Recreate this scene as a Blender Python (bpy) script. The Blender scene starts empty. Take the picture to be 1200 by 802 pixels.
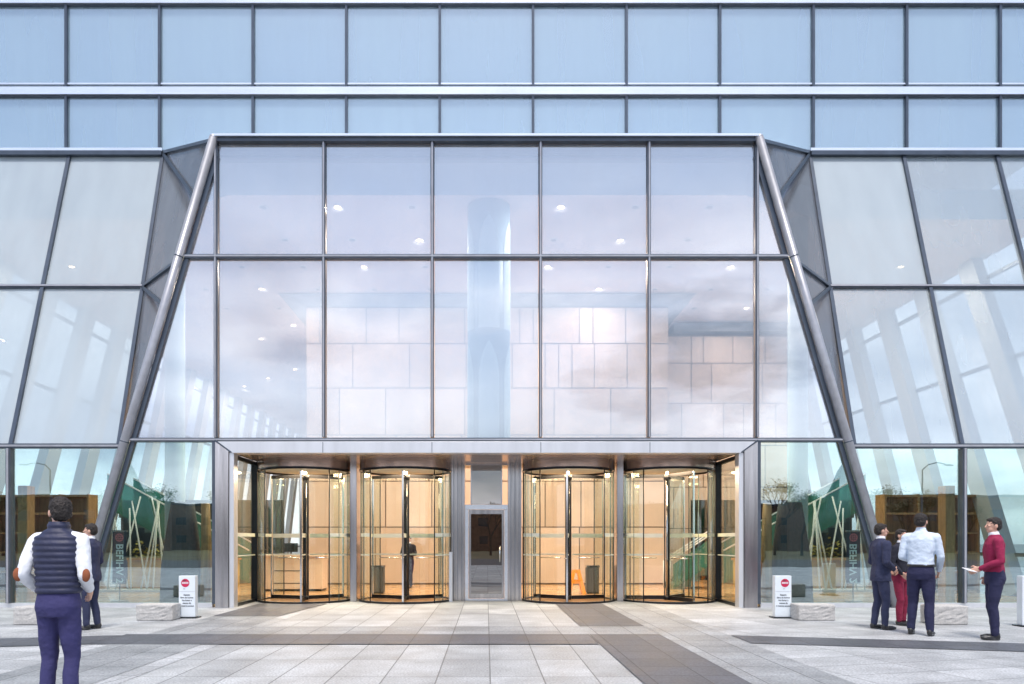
import bpy, bmesh, math, random
from mathutils import Vector, Matrix
R = math.radians
random.seed(7)
scene = bpy.context.scene
COL = scene.collection

# ------------------------------------------------------------------ camera
CH = 1.45            # lens height
F = 860.0            # focal length in photo pixels (1200 wide)
cam = bpy.data.cameras.new("camera"); camo = bpy.data.objects.new("camera", cam); COL.objects.link(camo)
camo.location = (0, 0, CH); camo.rotation_euler = (R(90), 0, 0)
cam.sensor_width = 36; cam.lens = 36*F/1200
cam.shift_x = (600-570)/1200; cam.shift_y = (635-401)/1200
cam.clip_start = 0.1; cam.clip_end = 3000
scene.camera = camo

# ------------------------------------------------------------------ world
SUN_EL, SUN_ROT = 66, 178
w = bpy.data.worlds.new("World"); scene.world = w; w.use_nodes = True
nt = w.node_tree; N = nt.nodes; L = nt.links; N.clear()
out = N.new('ShaderNodeOutputWorld'); bg = N.new('ShaderNodeBackground'); bg.inputs[1].default_value = 0.13
sky = N.new('ShaderNodeTexSky'); sky.sky_type = 'NISHITA'; sky.sun_disc = False
sky.sun_elevation = R(SUN_EL); sky.sun_rotation = R(SUN_ROT); sky.air_density = 1.0; sky.dust_density = 2.2; sky.ozone_density = .45
tc = N.new('ShaderNodeTexCoord'); mp = N.new('ShaderNodeMapping'); mp.inputs['Scale'].default_value = (1, 1, 2.8)
mp.inputs['Location'].default_value = (2.3, 0.6, 0.2)
n1 = N.new('ShaderNodeTexNoise'); n1.inputs['Scale'].default_value = 1.7; n1.inputs['Detail'].default_value = 9; n1.inputs['Roughness'].default_value = .55
n1.inputs['Distortion'].default_value = .4
cr = N.new('ShaderNodeValToRGB'); cr.color_ramp.elements[0].position = .40; cr.color_ramp.elements[1].position = .64
n2 = N.new('ShaderNodeTexNoise'); n2.inputs['Scale'].default_value = 3.1; n2.inputs['Detail'].default_value = 7
cc = N.new('ShaderNodeValToRGB')
cc.color_ramp.elements[0].position = .36; cc.color_ramp.elements[0].color = (2.6, 2.9, 3.7, 1)
cc.color_ramp.elements[1].position = .58; cc.color_ramp.elements[1].color = (8.4, 8.4, 9.0, 1)
sep = N.new('ShaderNodeSeparateXYZ')
er = N.new('ShaderNodeMapRange'); er.inputs[1].default_value = .28; er.inputs[2].default_value = .47
er.inputs[3].default_value = 1.0; er.inputs[4].default_value = .06
hr = N.new('ShaderNodeMapRange'); hr.inputs[1].default_value = .0; hr.inputs[2].default_value = .34
hr.inputs[3].default_value = .75; hr.inputs[4].default_value = 0
ad = N.new('ShaderNodeMath'); ad.operation = 'ADD'; ad.use_clamp = True
ml = N.new('ShaderNodeMath'); ml.operation = 'MULTIPLY'
mx = N.new('ShaderNodeMixRGB')
L.new(tc.outputs['Generated'], mp.inputs[0]); L.new(mp.outputs[0], n1.inputs[0]); L.new(mp.outputs[0], n2.inputs[0])
L.new(n1.outputs[0], cr.inputs[0]); L.new(n2.outputs[0], cc.inputs[0])
L.new(tc.outputs['Generated'], sep.inputs[0]); L.new(sep.outputs[2], er.inputs[0]); L.new(sep.outputs[2], hr.inputs[0])
L.new(cr.outputs[0], ml.inputs[0]); L.new(er.outputs[0], ml.inputs[1])
L.new(ml.outputs[0], ad.inputs[0]); L.new(hr.outputs[0], ad.inputs[1])
L.new(ad.outputs[0], mx.inputs[0]); L.new(sky.outputs[0], mx.inputs[1]); L.new(cc.outputs[0], mx.inputs[2])
# one heavier grey cloud bank low in the sky behind the viewer
sb = N.new('ShaderNodeVectorMath'); sb.operation = 'SUBTRACT'; sb.inputs[1].default_value = (.285, -.966, .235); L.new(tc.outputs['Generated'], sb.inputs[0])
sc_ = N.new('ShaderNodeVectorMath'); sc_.operation = 'MULTIPLY'; sc_.inputs[1].default_value = (1, 1, 1.9); L.new(sb.outputs[0], sc_.inputs[0])
ln = N.new('ShaderNodeVectorMath'); ln.operation = 'LENGTH'; L.new(sc_.outputs[0], ln.inputs[0])
n3 = N.new('ShaderNodeTexNoise'); n3.inputs['Scale'].default_value = 9; n3.inputs['Detail'].default_value = 7; L.new(mp.outputs[0], n3.inputs[0])
la = N.new('ShaderNodeMath'); la.operation = 'MULTIPLY_ADD'; la.inputs[1].default_value = -.30; L.new(n3.outputs[0], la.inputs[0]); L.new(ln.outputs['Value'], la.inputs[2])
lr = N.new('ShaderNodeMapRange'); lr.inputs[1].default_value = -.09; lr.inputs[2].default_value = .02; lr.inputs[3].default_value = .95; lr.inputs[4].default_value = 0; L.new(la.outputs[0], lr.inputs[0])
mz = N.new('ShaderNodeMixRGB'); mz.inputs[2].default_value = (1.0, 1.35, 1.9, 1); L.new(lr.outputs[0], mz.inputs[0]); L.new(mx.outputs[0], mz.inputs[1])
L.new(mz.outputs[0], bg.inputs[0]); L.new(bg.outputs[0], out.inputs[0])

# ------------------------------------------------------------------ sun
sl = bpy.data.lights.new("sun", 'SUN'); so = bpy.data.objects.new("sun", sl); COL.objects.link(so)
sl.energy = 1.5; sl.angle = R(10); sl.color = (1, .95, .9)
sd = Vector((math.sin(R(SUN_ROT))*math.cos(R(SUN_EL)), math.cos(R(SUN_ROT))*math.cos(R(SUN_EL)), math.sin(R(SUN_EL))))
so.rotation_euler = sd.to_track_quat('Z', 'Y').to_euler()

vs = scene.view_settings; vs.view_transform = 'Standard'; vs.look = 'None'; vs.gamma = 1; vs.use_curve_mapping = False
vs.exposure = 0.82
cy = scene.cycles
cy.max_bounces = 12; cy.transparent_max_bounces = 40; cy.glossy_bounces = 6; cy.diffuse_bounces = 4
cy.use_denoising = True; cy.sample_clamp_indirect = 4; cy.caustics_reflective = False; cy.caustics_refractive = False

# ------------------------------------------------------------------ materials
def mat(name):
    m = bpy.data.materials.new(name); m.use_nodes = True
    return m, m.node_tree.nodes, m.node_tree.links, m.node_tree.nodes['Principled BSDF']

def pbr(name, col, rough=.6, metal=0., var=.12, scale=6., bump=.0, bscale=40., stretch=None, spec=.5, emit=None, es=0):
    m, N, L, b = mat(name)
    b.inputs['Roughness'].default_value = rough; b.inputs['Metallic'].default_value = metal
    b.inputs['Specular IOR Level'].default_value = spec
    tc = N.new('ShaderNodeTexCoord'); mp = N.new('ShaderNodeMapping')
    if stretch: mp.inputs['Scale'].default_value = stretch
    L.new(tc.outputs['Object'], mp.inputs[0])
    n = N.new('ShaderNodeTexNoise'); n.inputs['Scale'].default_value = scale; n.inputs['Detail'].default_value = 6
    L.new(mp.outputs[0], n.inputs[0])
    r = N.new('ShaderNodeMapRange'); r.inputs[1].default_value = .3; r.inputs[2].default_value = .7
    r.inputs[3].default_value = 1-var; r.inputs[4].default_value = 1+var
    L.new(n.outputs[0], r.inputs[0])
    x = N.new('ShaderNodeMixRGB'); x.blend_type = 'MULTIPLY'; x.inputs[0].default_value = 1
    x.inputs[1].default_value = (*col, 1); L.new(r.outputs[0], x.inputs[2]); L.new(x.outputs[0], b.inputs['Base Color'])
    if bump:
        n2 = N.new('ShaderNodeTexNoise'); n2.inputs['Scale'].default_value = bscale; n2.inputs['Detail'].default_value = 4
        L.new(mp.outputs[0], n2.inputs[0]); bp = N.new('ShaderNodeBump'); bp.inputs['Strength'].default_value = bump
        bp.inputs['Distance'].default_value = .02
        L.new(n2.outputs[0], bp.inputs['Height']); L.new(bp.outputs[0], b.inputs['Normal'])
    if emit:
        b.inputs['Emission Color'].default_value = (*emit, 1); b.inputs['Emission Strength'].default_value = es
    return m

def glass(name, refl, tint=(.9, .96, .96), rcol=(1, 1, 1), bump=.012, rough=.0, film=None, fa=0):
    """thin architectural glass: a coated reflection over a clear tinted sheet, plus a little dirt or frit film"""
    m = bpy.data.materials.new(name); m.use_nodes = True
    N = m.node_tree.nodes; L = m.node_tree.links; N.clear()
    o = N.new('ShaderNodeOutputMaterial'); t = N.new('ShaderNodeBsdfTransparent'); g = N.new('ShaderNodeBsdfGlossy')
    t.inputs[0].default_value = (*tint, 1); g.inputs['Color'].default_value = (*rcol, 1); g.inputs['Roughness'].default_value = rough
    fr = N.new('ShaderNodeLayerWeight'); fr.inputs[0].default_value = .5
    pw = N.new('ShaderNodeMath'); pw.operation = 'POWER'; pw.inputs[1].default_value = 4.5; L.new(fr.outputs['Facing'], pw.inputs[0])
    a = N.new('ShaderNodeMath'); a.operation = 'MULTIPLY_ADD'; a.inputs[1].default_value = (1-refl)*.8; a.inputs[2].default_value = refl
    L.new(pw.outputs[0], a.inputs[0])
    oi = N.new('ShaderNodeObjectInfo')
    tc = N.new('ShaderNodeTexCoord'); n = N.new('ShaderNodeTexNoise'); n.inputs['Scale'].default_value = .7; n.inputs['Detail'].default_value = 2
    L.new(tc.outputs['Object'], n.inputs[0]); bp = N.new('ShaderNodeBump'); bp.inputs['Strength'].default_value = 1; bp.inputs['Distance'].default_value = bump
    L.new(n.outputs[0], bp.inputs['Height']); L.new(bp.outputs[0], g.inputs['Normal'])
    x = N.new('ShaderNodeMixShader'); L.new(a.outputs[0], x.inputs[0]); L.new(t.outputs[0], x.inputs[1]); L.new(g.outputs[0], x.inputs[2])
    last = x
    if film:  # on wing, upper and portal panes its colour paints in reflected sky and cloud
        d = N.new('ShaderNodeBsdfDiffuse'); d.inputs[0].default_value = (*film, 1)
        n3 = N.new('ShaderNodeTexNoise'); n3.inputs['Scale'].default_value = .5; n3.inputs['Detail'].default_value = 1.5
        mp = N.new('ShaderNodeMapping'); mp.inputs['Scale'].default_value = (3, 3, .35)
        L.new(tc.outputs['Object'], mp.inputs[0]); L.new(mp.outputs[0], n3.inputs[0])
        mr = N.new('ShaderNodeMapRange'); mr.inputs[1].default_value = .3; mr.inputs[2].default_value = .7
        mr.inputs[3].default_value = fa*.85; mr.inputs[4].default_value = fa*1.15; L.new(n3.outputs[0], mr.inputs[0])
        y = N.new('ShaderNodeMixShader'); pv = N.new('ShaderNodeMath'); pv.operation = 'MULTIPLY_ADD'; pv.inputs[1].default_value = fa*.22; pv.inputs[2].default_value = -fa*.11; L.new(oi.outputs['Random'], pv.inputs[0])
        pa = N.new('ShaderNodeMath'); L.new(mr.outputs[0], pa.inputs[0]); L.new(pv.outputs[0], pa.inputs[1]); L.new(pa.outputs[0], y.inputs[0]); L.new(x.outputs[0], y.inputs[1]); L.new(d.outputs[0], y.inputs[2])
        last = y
    L.new(last.outputs[0], o.inputs[0])
    return m

def paving_mat(name, base, jw=.018, bw=.565, bh=1.13, var=.13, rot=0, off=0.0):
    m, N, L, b = mat(name)
    tc = N.new('ShaderNodeTexCoord'); mp = N.new('ShaderNodeMapping'); mp.inputs['Rotation'].default_value = (0, 0, R(rot))
    mp.inputs['Location'].default_value = (-.04, .03, 0)
    L.new(tc.outputs['Object'], mp.inputs[0])
    br = N.new('ShaderNodeTexBrick'); br.offset = off; br.inputs['Scale'].default_value = 1
    br.inputs['Brick Width'].default_value = bw; br.inputs['Row Height'].default_value = bh
    br.inputs['Mortar Size'].default_value = jw*.5; br.inputs['Mortar Smooth'].default_value = .3
    c = Vector(base)
    br.inputs['Color1'].default_value = (*(c*(1-var)), 1); br.inputs['Color2'].default_value = (*(c*(1+var)), 1)
    br.inputs['Mortar'].default_value = (*(c*.42), 1); br.inputs['Bias'].default_value = 0
    L.new(mp.outputs[0], br.inputs[0])
    n = N.new('ShaderNodeTexNoise'); n.inputs['Scale'].default_value = 1.6; n.inputs['Detail'].default_value = 8; L.new(tc.outputs['Object'], n.inputs[0])
    n2 = N.new('ShaderNodeTexNoise'); n2.inputs['Scale'].default_value = 42; n2.inputs['Detail'].default_value = 6; L.new(tc.outputs['Object'], n2.inputs[0])
    r1 = N.new('ShaderNodeMapRange'); r1.inputs[1].default_value = .3; r1.inputs[2].default_value = .7; r1.inputs[3].default_value = .72; r1.inputs[4].default_value = 1.16
    r2 = N.new('ShaderNodeMapRange'); r2.inputs[1].default_value = .3; r2.inputs[2].default_value = .7; r2.inputs[3].default_value = .66; r2.inputs[4].default_value = 1.34
    L.new(n.outputs[0], r1.inputs[0]); L.new(n2.outputs[0], r2.inputs[0])
    mm = N.new('ShaderNodeMath'); mm.operation = 'MULTIPLY'; L.new(r1.outputs[0], mm.inputs[0]); L.new(r2.outputs[0], mm.inputs[1])
    # scattered small dark spots (gum, stains)
    vo = N.new('ShaderNodeTexVoronoi'); vo.inputs['Scale'].default_value = 2.6; L.new(tc.outputs['Object'], vo.inputs[0])
    sr = N.new('ShaderNodeMapRange'); sr.inputs[1].default_value = .02; sr.inputs[2].default_value = .045; sr.inputs[3].default_value = .6; sr.inputs[4].default_value = 1
    L.new(vo.outputs['Distance'], sr.inputs[0])
    m3 = N.new('ShaderNodeMath'); m3.operation = 'MULTIPLY'; L.new(mm.outputs[0], m3.inputs[0]); L.new(sr.outputs[0], m3.inputs[1])
    x = N.new('ShaderNodeMixRGB'); x.blend_type = 'MULTIPLY'; x.inputs[0].default_value = 1
    L.new(br.outputs[0], x.inputs[1]); L.new(m3.outputs[0], x.inputs[2]); L.new(x.outputs[0], b.inputs['Base Color'])
    rr = N.new('ShaderNodeMapRange'); rr.inputs[3].default_value = .42; rr.inputs[4].default_value = .7; L.new(n.outputs[0], rr.inputs[0]); L.new(rr.outputs[0], b.inputs['Roughness'])
    bp = N.new('ShaderNodeBump'); bp.inputs['Strength'].default_value = .5; bp.inputs['Distance'].default_value = .004
    L.new(br.outputs['Fac'], bp.inputs['Height']); bp.invert = True; L.new(bp.outputs[0], b.inputs['Normal'])
    return m

M = {}
M['pave_light'] = paving_mat('pale_granite', (.375, .39, .395), var=.18)
M['pave_mid'] = paving_mat('mid_granite', (.27, .285, .295), bw=.565, bh=.565)
M['pave_dark'] = paving_mat('dark_granite', (.085, .09, .105), bw=.565, bh=.565)
M['pave_wingL'] = paving_mat('pale_granite_left', (.40, .415, .425), rot=14, bw=1.13, bh=.565)
M['pave_wingR'] = paving_mat('pale_granite_right', (.40, .415, .425), rot=-14, bw=1.13, bh=.565)
M['asphalt'] = pbr('asphalt', (.06, .06, .065), .85, var=.2, bump=.3)
M['mullion'] = pbr('grey_mullion', (.10, .12, .15), .33, .6, .15, 3)
M['mullion_dark'] = pbr('dark_mullion', (.07, .09, .12), .35, .4, .15, 3)
M['ledge'] = pbr('bright_aluminium', (.72, .76, .82), .25, .75, .08, 2, stretch=(.4, 1, 1))
M['tube'] = pbr('brushed_tube', (.36, .37, .40), .35, .35, .12, 5, bump=.02)
M['steel'] = pbr('satin_steel', (.46, .45, .46), .2, .95, .2, 2.5, stretch=(4, 4, .25))
M['steel_face'] = pbr('matt_steel_cladding', (.66, .67, .69), .42, .55, .07, 2, stretch=(2, 2, .3))
M['bronze'] = pbr('bronze_soffit', (.48, .36, .30), .25, .7, .15, 2)
M['dark'] = pbr('black_metal', (.018, .02, .024), .3, .4, .2, 3)
M['rubber'] = pbr('black_rubber', (.02, .02, .02), .8, 0, .2, 3)
M['chrome'] = pbr('chrome', (.8, .8, .8), .12, 1., .05, 2)
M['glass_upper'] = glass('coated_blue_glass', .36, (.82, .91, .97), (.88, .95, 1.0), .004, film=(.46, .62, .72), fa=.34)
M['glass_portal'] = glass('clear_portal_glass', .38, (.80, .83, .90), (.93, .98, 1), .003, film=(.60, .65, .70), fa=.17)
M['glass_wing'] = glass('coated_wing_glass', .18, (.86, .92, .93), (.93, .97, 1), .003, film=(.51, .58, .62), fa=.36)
M['glass_wing_pale'] = glass('pale_wing_glass', .17, (.86, .92, .93), (.93, .97, 1), .003, film=(.49, .56, .60), fa=.58)  # heavier film, a stronger painted cloud reflection
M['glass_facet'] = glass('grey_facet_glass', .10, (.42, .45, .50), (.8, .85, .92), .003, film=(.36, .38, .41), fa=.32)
M['glass_low'] = glass('clear_street_glass', .24, (.78, .92, .90), (.88, .95, 1), .0015)
M['glass_door'] = glass('door_glass', .07, (.95, .98, .95), (1, 1, 1), .001)
M['glass_door_dark'] = glass('smoked_door_glass', .26, (.15, .145, .14), (1, 1, 1), .002)
M['frost'] = pbr('frosted_band', (.78, .80, .70), .6, 0, .05)
M['blind'] = pbr('blue_grey_blind', (.38, .50, .62), .8, 0, .10, 1.4, stretch=(6, 6, .3))
M['ceiling'] = pbr('plaster_ceiling', (.84, .72, .73), .8, 0, .03, .8)
M['bulkhead'] = pbr('bulkhead_paint', (.26, .42, .60), .7, 0, .05)
M['white'] = pbr('white_paint', (.80, .81, .82), .5, 0, .04)
M['floor_in'] = pbr('warm_stone_floor', (.50, .30, .15), .22, 0, .15, 2)
M['joint'] = pbr('panel_joint', (.24, .19, .16), .7)
M['panel'] = pbr('cream_onyx_panel', (.68, .54, .44), .45, 0, .08, .9, stretch=(1.6, 1, .6))
M['panel2'] = pbr('pale_onyx_panel', (.72, .58, .48), .45, 0, .10, .9)
M['panel3'] = pbr('tan_onyx_panel', (.62, .48, .38), .45, 0, .12, .9)
M['strut'] = pbr('grey_blue_strut', (.36, .40, .46), .5, 0, .06, 1)
M['park'] = pbr('autumn_park_ground', (.10, .085, .035), .95, 0, .4, .2)
M['partition'] = pbr('dark_green_partition', (.035, .05, .05), .4, 0, .4, 1.2)  # darkness of mirrored trees, painted on an added wall
M['cornice'] = pbr('slate_blue_cornice', (.26, .32, .40), .5)
M['column'] = pbr('pale_blue_column_cladding', (.20, .36, .46), .5, .0, .10, .8, stretch=(5, 5, .2))  # tower's reflection painted onto a solid cylinder
M['column_arch'] = pbr('pale_arch_panel', (.50, .72, .80), .5, .0, .08, .8, stretch=(5, 5, .2))  # pale tone of the painted reflections: tower arches and flank streaks
M['timber'] = pbr('oak_timber', (.42, .22, .09), .5, 0, .3, 3, stretch=(6, 6, .5), bump=.05)
M['ochre'] = pbr('ochre_plaster', (.50, .36, .12), .6, 0, .45, 1.6)
M['charcoal'] = pbr('charcoal_cloth', (.075, .08, .095), .8, 0, .25, 3, stretch=(8, 8, .2))
M['glass_side'] = glass('neutral_side_glass', .05, (.97, .98, .98), (1, 1, 1), .001)
M['teal'] = glass('green_balustrade_glass', .12, (.30, .62, .54), (.8, 1, .95), .004, film=(.10, .36, .30), fa=.45)
M['step'] = pbr('green_grey_step', (.10, .17, .16), .5)
M['granite'] = pbr('rough_granite', (.47, .46, .44), .85, 0, .14, 30, bump=.25, bscale=30)
M['sign_white'] = pbr('sign_enamel', (.74, .80, .84), .3, 0, .03)
M['sign_red'] = pbr('sign_red', (.55, .02, .08), .4)
M['ink'] = pbr('black_ink', (.03, .035, .05), .6)
M['banner'] = pbr('navy_banner', (.035, .035, .07), .5, 0, .1)
M['pinkish'] = pbr('coral_print', (.75, .16, .2), .5)
M['white_print'] = pbr('white_print', (.82, .82, .85), .5)
M['orange'] = pbr('orange_plastic', (.90, .33, .02), .4, 0, .06)
M['lamp_on'] = pbr('lit_lamp', (1, .9, .7), .5, emit=(1, .62, .30), es=9)
M['lamp_off'] = pbr('unlit_lamp', (.30, .28, .29), .5)
M['brick'] = pbr('red_brick', (.20, .115, .075), .9, 0, .25, 2)
M['brickwin'] = pbr('dark_window', (.04, .05, .06), .15)
M['leaf'] = pbr('autumn_leaf', (.10, .085, .03), .8, 0, .4, 2)
M['bark'] = pbr('bark', (.07, .055, .045), .9, 0, .3, 5)
M['skin'] = pbr('skin', (.62, .36, .26), .5, 0, .06, 12)
M['hair'] = pbr('dark_hair', (.018, .013, .011), .6, 0, .3, 40, bump=.6, bscale=90)
M['eye'] = pbr('eye', (.03, .02, .02), .2)
M['lip'] = pbr('lip', (.42, .16, .14), .5)
def cloth(n, c, v=.12): return pbr(n, c, .85, 0, v, 9, bump=.25, bscale=35)
M['navy_vest'] = pbr('navy_quilt', (.020, .024, .062), .55, 0, .15, 9, bump=.25, bscale=28)
M['white_shirt'] = cloth('white_shirt', (.78, .80, .84), .05)
M['blue_shirt'] = cloth('light_blue_shirt', (.62, .71, .82), .06)
M['navy_suit'] = cloth('navy_suit', (.026, .032, .075))
M['navy_trouser'] = cloth('navy_trousers', (.018, .019, .060))
M['indigo'] = cloth('indigo_trousers', (.036, .034, .120))
M['maroon'] = cloth('maroon_wool', (.26, .010, .055))
M['maroon_trouser'] = cloth('maroon_trousers', (.22, .012, .045))
M['black_top'] = cloth('black_top', (.012, .013, .025))
M['patch'] = pbr('tan_suede', (.27, .085, .035), .9)
M['shoe'] = pbr('black_leather', (.02, .02, .022), .35)
M['tie'] = cloth('dark_tie', (.03, .035, .07))
M['paper'] = pbr('paper', (.8, .8, .8), .7)

# ------------------------------------------------------------------ mesh helpers
class MB:
    def __init__(s): s.bm = bmesh.new(); s.mi = 0
    def quad(s, pts):
        f = s.bm.faces.new([s.bm.verts.new(p) for p in pts]); f.material_index = s.mi; return f
    def box(s, x0, x1, y0, y1, z0, z1):
        v = [s.bm.verts.new(p) for p in ((x0,y0,z0),(x1,y0,z0),(x1,y1,z0),(x0,y1,z0),(x0,y0,z1),(x1,y0,z1),(x1,y1,z1),(x0,y1,z1))]
        for q in ((0,3,2,1),(4,5,6,7),(0,1,5,4),(1,2,6,5),(2,3,7,6),(3,0,4,7)):
            f = s.bm.faces.new([v[i] for i in q]); f.material_index = s.mi
    def slab(s, pts, n, t):
        """planar polygon given thickness t along n (centred)"""
        n = Vector(n).normalized()*t*.5
        a = [s.bm.verts.new(Vector(p)-n) for p in pts]; b = [s.bm.verts.new(Vector(p)+n) for p in pts]
        k = len(pts)
        fs = [s.bm.faces.new(list(reversed(a))), s.bm.faces.new(b)]
        for i in range(k): fs.append(s.bm.faces.new((a[i], a[(i+1)%k], b[(i+1)%k], b[i])))
        for f in fs: f.material_index = s.mi
    def bar(s, p0, p1, wd, dp, up=(0, 1, 0)):
        """rectangular bar p0->p1; wd across, dp along `up`"""
        p0, p1 = Vector(p0), Vector(p1); d = (p1-p0).normalized(); u = Vector(up); u = (u-d*u.dot(d)).normalized(); v = d.cross(u)
        r = []
        for p in (p0, p1):
            for a, b in ((-1,-1),(1,-1),(1,1),(-1,1)): r.append(s.bm.verts.new(p+v*a*wd/2+u*b*dp/2))
        for q in ((3,2,1,0),(4,5,6,7),(0,1,5,4),(1,2,6,5),(2,3,7,6),(3,0,4,7)):
            f = s.bm.faces.new([r[i] for i in q]); f.material_index = s.mi
    def tube(s, p0, p1, r0, r1=None, n=14, cap=True, smooth=True):
        r1 = r0 if r1 is None else r1
        p0, p1 = Vector(p0), Vector(p1); d = (p1-p0).normalized()
        u = d.orthogonal().normalized(); v = d.cross(u)
        A = [s.bm.verts.new(p0+(u*math.cos(2*math.pi*i/n)+v*math.sin(2*math.pi*i/n))*r0) for i in range(n)]
        B = [s.bm.verts.new(p1+(u*math.cos(2*math.pi*i/n)+v*math.sin(2*math.pi*i/n))*r1) for i in range(n)]
        for i in range(n):
            f = s.bm.faces.new((A[i], A[(i+1)%n], B[(i+1)%n], B[i])); f.smooth = smooth; f.material_index = s.mi
        if cap:
            for q in (list(reversed(A)), B):
                f = s.bm.faces.new(q); f.material_index = s.mi
    def rings(s, rs, cap=True):
        """rs: list of lists of points with equal length"""
        V = [[s.bm.verts.new(p) for p in r] for r in rs]; n = len(V[0])
        for a, b in zip(V[:-1], V[1:]):
            for i in range(n):
                f = s.bm.faces.new((a[i], a[(i+1)%n], b[(i+1)%n], b[i])); f.smooth = True; f.material_index = s.mi
        if cap:
            for q in (list(reversed(V[0])), V[-1]):
                f = s.bm.faces.new(q); f.material_index = s.mi
    def loft(s, rr, n=24, p=2.3):
        """rr: (x, y, z, rx, ry) horizontal super-ellipses"""
        out = []
        for x, y, z, rx, ry in rr:
            ring = []
            for i in range(n):
                a = 2*math.pi*i/n; c, q = math.cos(a), math.sin(a)
                ring.append(Vector((x+rx*math.copysign(abs(c)**(2/p), c), y+ry*math.copysign(abs(q)**(2/p), q), z)))
            out.append(ring)
        s.rings(out)
    def ball(s, c, rx, ry, rz, u=14, v=10, rot=None):
        r = bmesh.ops.create_uvsphere(s.bm, u_segments=u, v_segments=v, radius=1)
        m = Matrix.Diagonal((rx, ry, rz, 1))
        if rot: m = rot.to_4x4() @ m
        bmesh.ops.transform(s.bm, matrix=Matrix.Translation(Vector(c)) @ m, verts=r['verts'])
        for vv in r['verts']:
            for f in vv.link_faces: f.smooth = True; f.material_index = s.mi
    def limb(s, pts, n=16):
        """pts: (Vector, radius); a capsule chain of overlapping pieces"""
        for (a, ra), (b, rb) in zip(pts[:-1], pts[1:]):
            s.tube(a, b, ra, rb, n)
        for a, ra in pts: s.ball(a, ra, ra, ra, n, 8)
    def build(s, name, mats, parent=None, bevel=0, recalc=False, loc=None):
        if recalc: bmesh.ops.recalc_face_normals(s.bm, faces=s.bm.faces)
        me = bpy.data.meshes.new(name); s.bm.to_mesh(me); s.bm.free()
        if not isinstance(mats, (list, tuple)): mats = [mats]
        for m in mats: me.materials.append(M[m] if isinstance(m, str) else m)
        o = bpy.data.objects.new(name, me); COL.objects.link(o)
        if parent: o.parent = parent
        if loc: o.location = loc
        if bevel:
            b = o.modifiers.new('bevel', 'BEVEL'); b.width = bevel; b.segments = 2; b.limit_method = 'ANGLE'
        return o

def tag(o, label=None, cat=None, group=None, kind=None):
    if label: o['label'] = label
    if cat: o['category'] = cat
    if group: o['group'] = group
    if kind: o['kind'] = kind
    return o
def empty(name, loc=(0, 0, 0), rz=0):
    o = bpy.data.objects.new(name, None); COL.objects.link(o); o.location = loc; o.rotation_euler = (0, 0, rz); o.empty_display_size = .2
    return o
def text_mesh(txt, size, m, parent, loc, rot, mirror=False, name='lettering', ext=.002, bold=.0, align='CENTER', sx=1):
    c = bpy.data.curves.new('t', 'FONT'); c.body = txt; c.size = size; c.extrude = ext; c.offset = bold; c.align_x = align; c.align_y = 'CENTER'; c.resolution_u = 3
    t = bpy.data.objects.new('t', c); COL.objects.link(t)
    bpy.context.view_layer.update()
    me = bpy.data.meshes.new_from_object(t.evaluated_get(bpy.context.evaluated_depsgraph_get()))
    bpy.data.objects.remove(t); me.materials.clear(); me.materials.append(M[m])
    if mirror or sx != 1: me.transform(Matrix.Diagonal((-sx if mirror else sx, 1, 1, 1)))
    o = bpy.data.objects.new(name, me); COL.objects.link(o); o.parent = parent; o.location = loc; o.rotation_euler = rot
    return o
def copy_tree(o, parent=None):
    c = o.copy(); COL.objects.link(c)
    if parent: c.parent = parent
    for ch in list(o.children): copy_tree(ch, c)
    return c

# ------------------------------------------------------------------ ground
g = MB()
xs = [-400, -4, 4, 400]
g.quad([(-400, -400, 0), (400, -400, 0), (400, 400, 0), (-400, 400, 0)])
tag(g.build('ground', 'pave_light'), kind='structure')
def patch(polys, m, z, name='pavement'):
    b = MB()
    for p in polys: b.quad([(x, y, z) for x, y in p])
    return tag(b.build(name, m), kind='structure')
Z1, Z2, Z3 = .004, .008, .012
# plaza either side is laid at a slight angle
s14 = math.tan(R(14))
patch([[(-3.75, 11.3), (-3.75, 16.2), (-40, 16.2), (-40, 2.0)][::-1], [(-3.75, 11.3), (-40, 2.0), (-40, -6), (-3.75, -6)][::-1]], 'pave_wingL', Z1)
patch([[(3.75, 11.3), (40, 2.0), (40, 16.2), (3.75, 16.2)], [(3.75, -6), (40, -6), (40, 2.0), (3.75, 11.3)]], 'pave_wingR', Z1)
# mid grey runs towards the viewer
patch([[(2.7, -6), (3.75, -6), (3.75, 17.6), (2.7, 17.6)]], 'pave_mid', Z2)
patch([[(-5.3, -6), (-4.0, -6), (-4.0, 14.2), (-5.3, 14.2)]], 'pave_mid', Z2)
patch([[(-5.3, 12.5), (2.69, 12.5), (2.69, 11.44), (-5.3, 11.44)][::-1]], 'pave_mid', Z2+.0005)
# dark bands
patch([[(1.6, 12.5), (2.69, 12.5), (2.69, 17.3), (1.6, 17.3)], [(1.6, -6), (2.69, -6), (2.69, 11.43), (1.6, 11.43)],
       [(-5.6, 10.31), (1.59, 10.31), (1.59, 11.43), (-5.6, 11.43)],
       [(-5.3, 14.2), (-4.0, 14.2), (-3.7, 17.1), (-5.3, 17.1)],
       [(3.76, 10.4), (40, 10.4-36*.24), (40, 11.3-36*.24), (3.76, 11.3)],
       [(-5.61, 10.31), (-5.61, 11.3), (-40, 11.3-34*.24), (-40, 10.31-34*.24)]], 'pave_dark', Z3)
patch([[(-200, -24), (200, -24), (200, -200), (-200, -200)][::-1]], 'park', Z1, 'park_ground')
patch([[(-200, -9), (200, -9), (200, -23.9), (-200, -23.9)][::-1]], 'asphalt', Z2, 'road')

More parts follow.
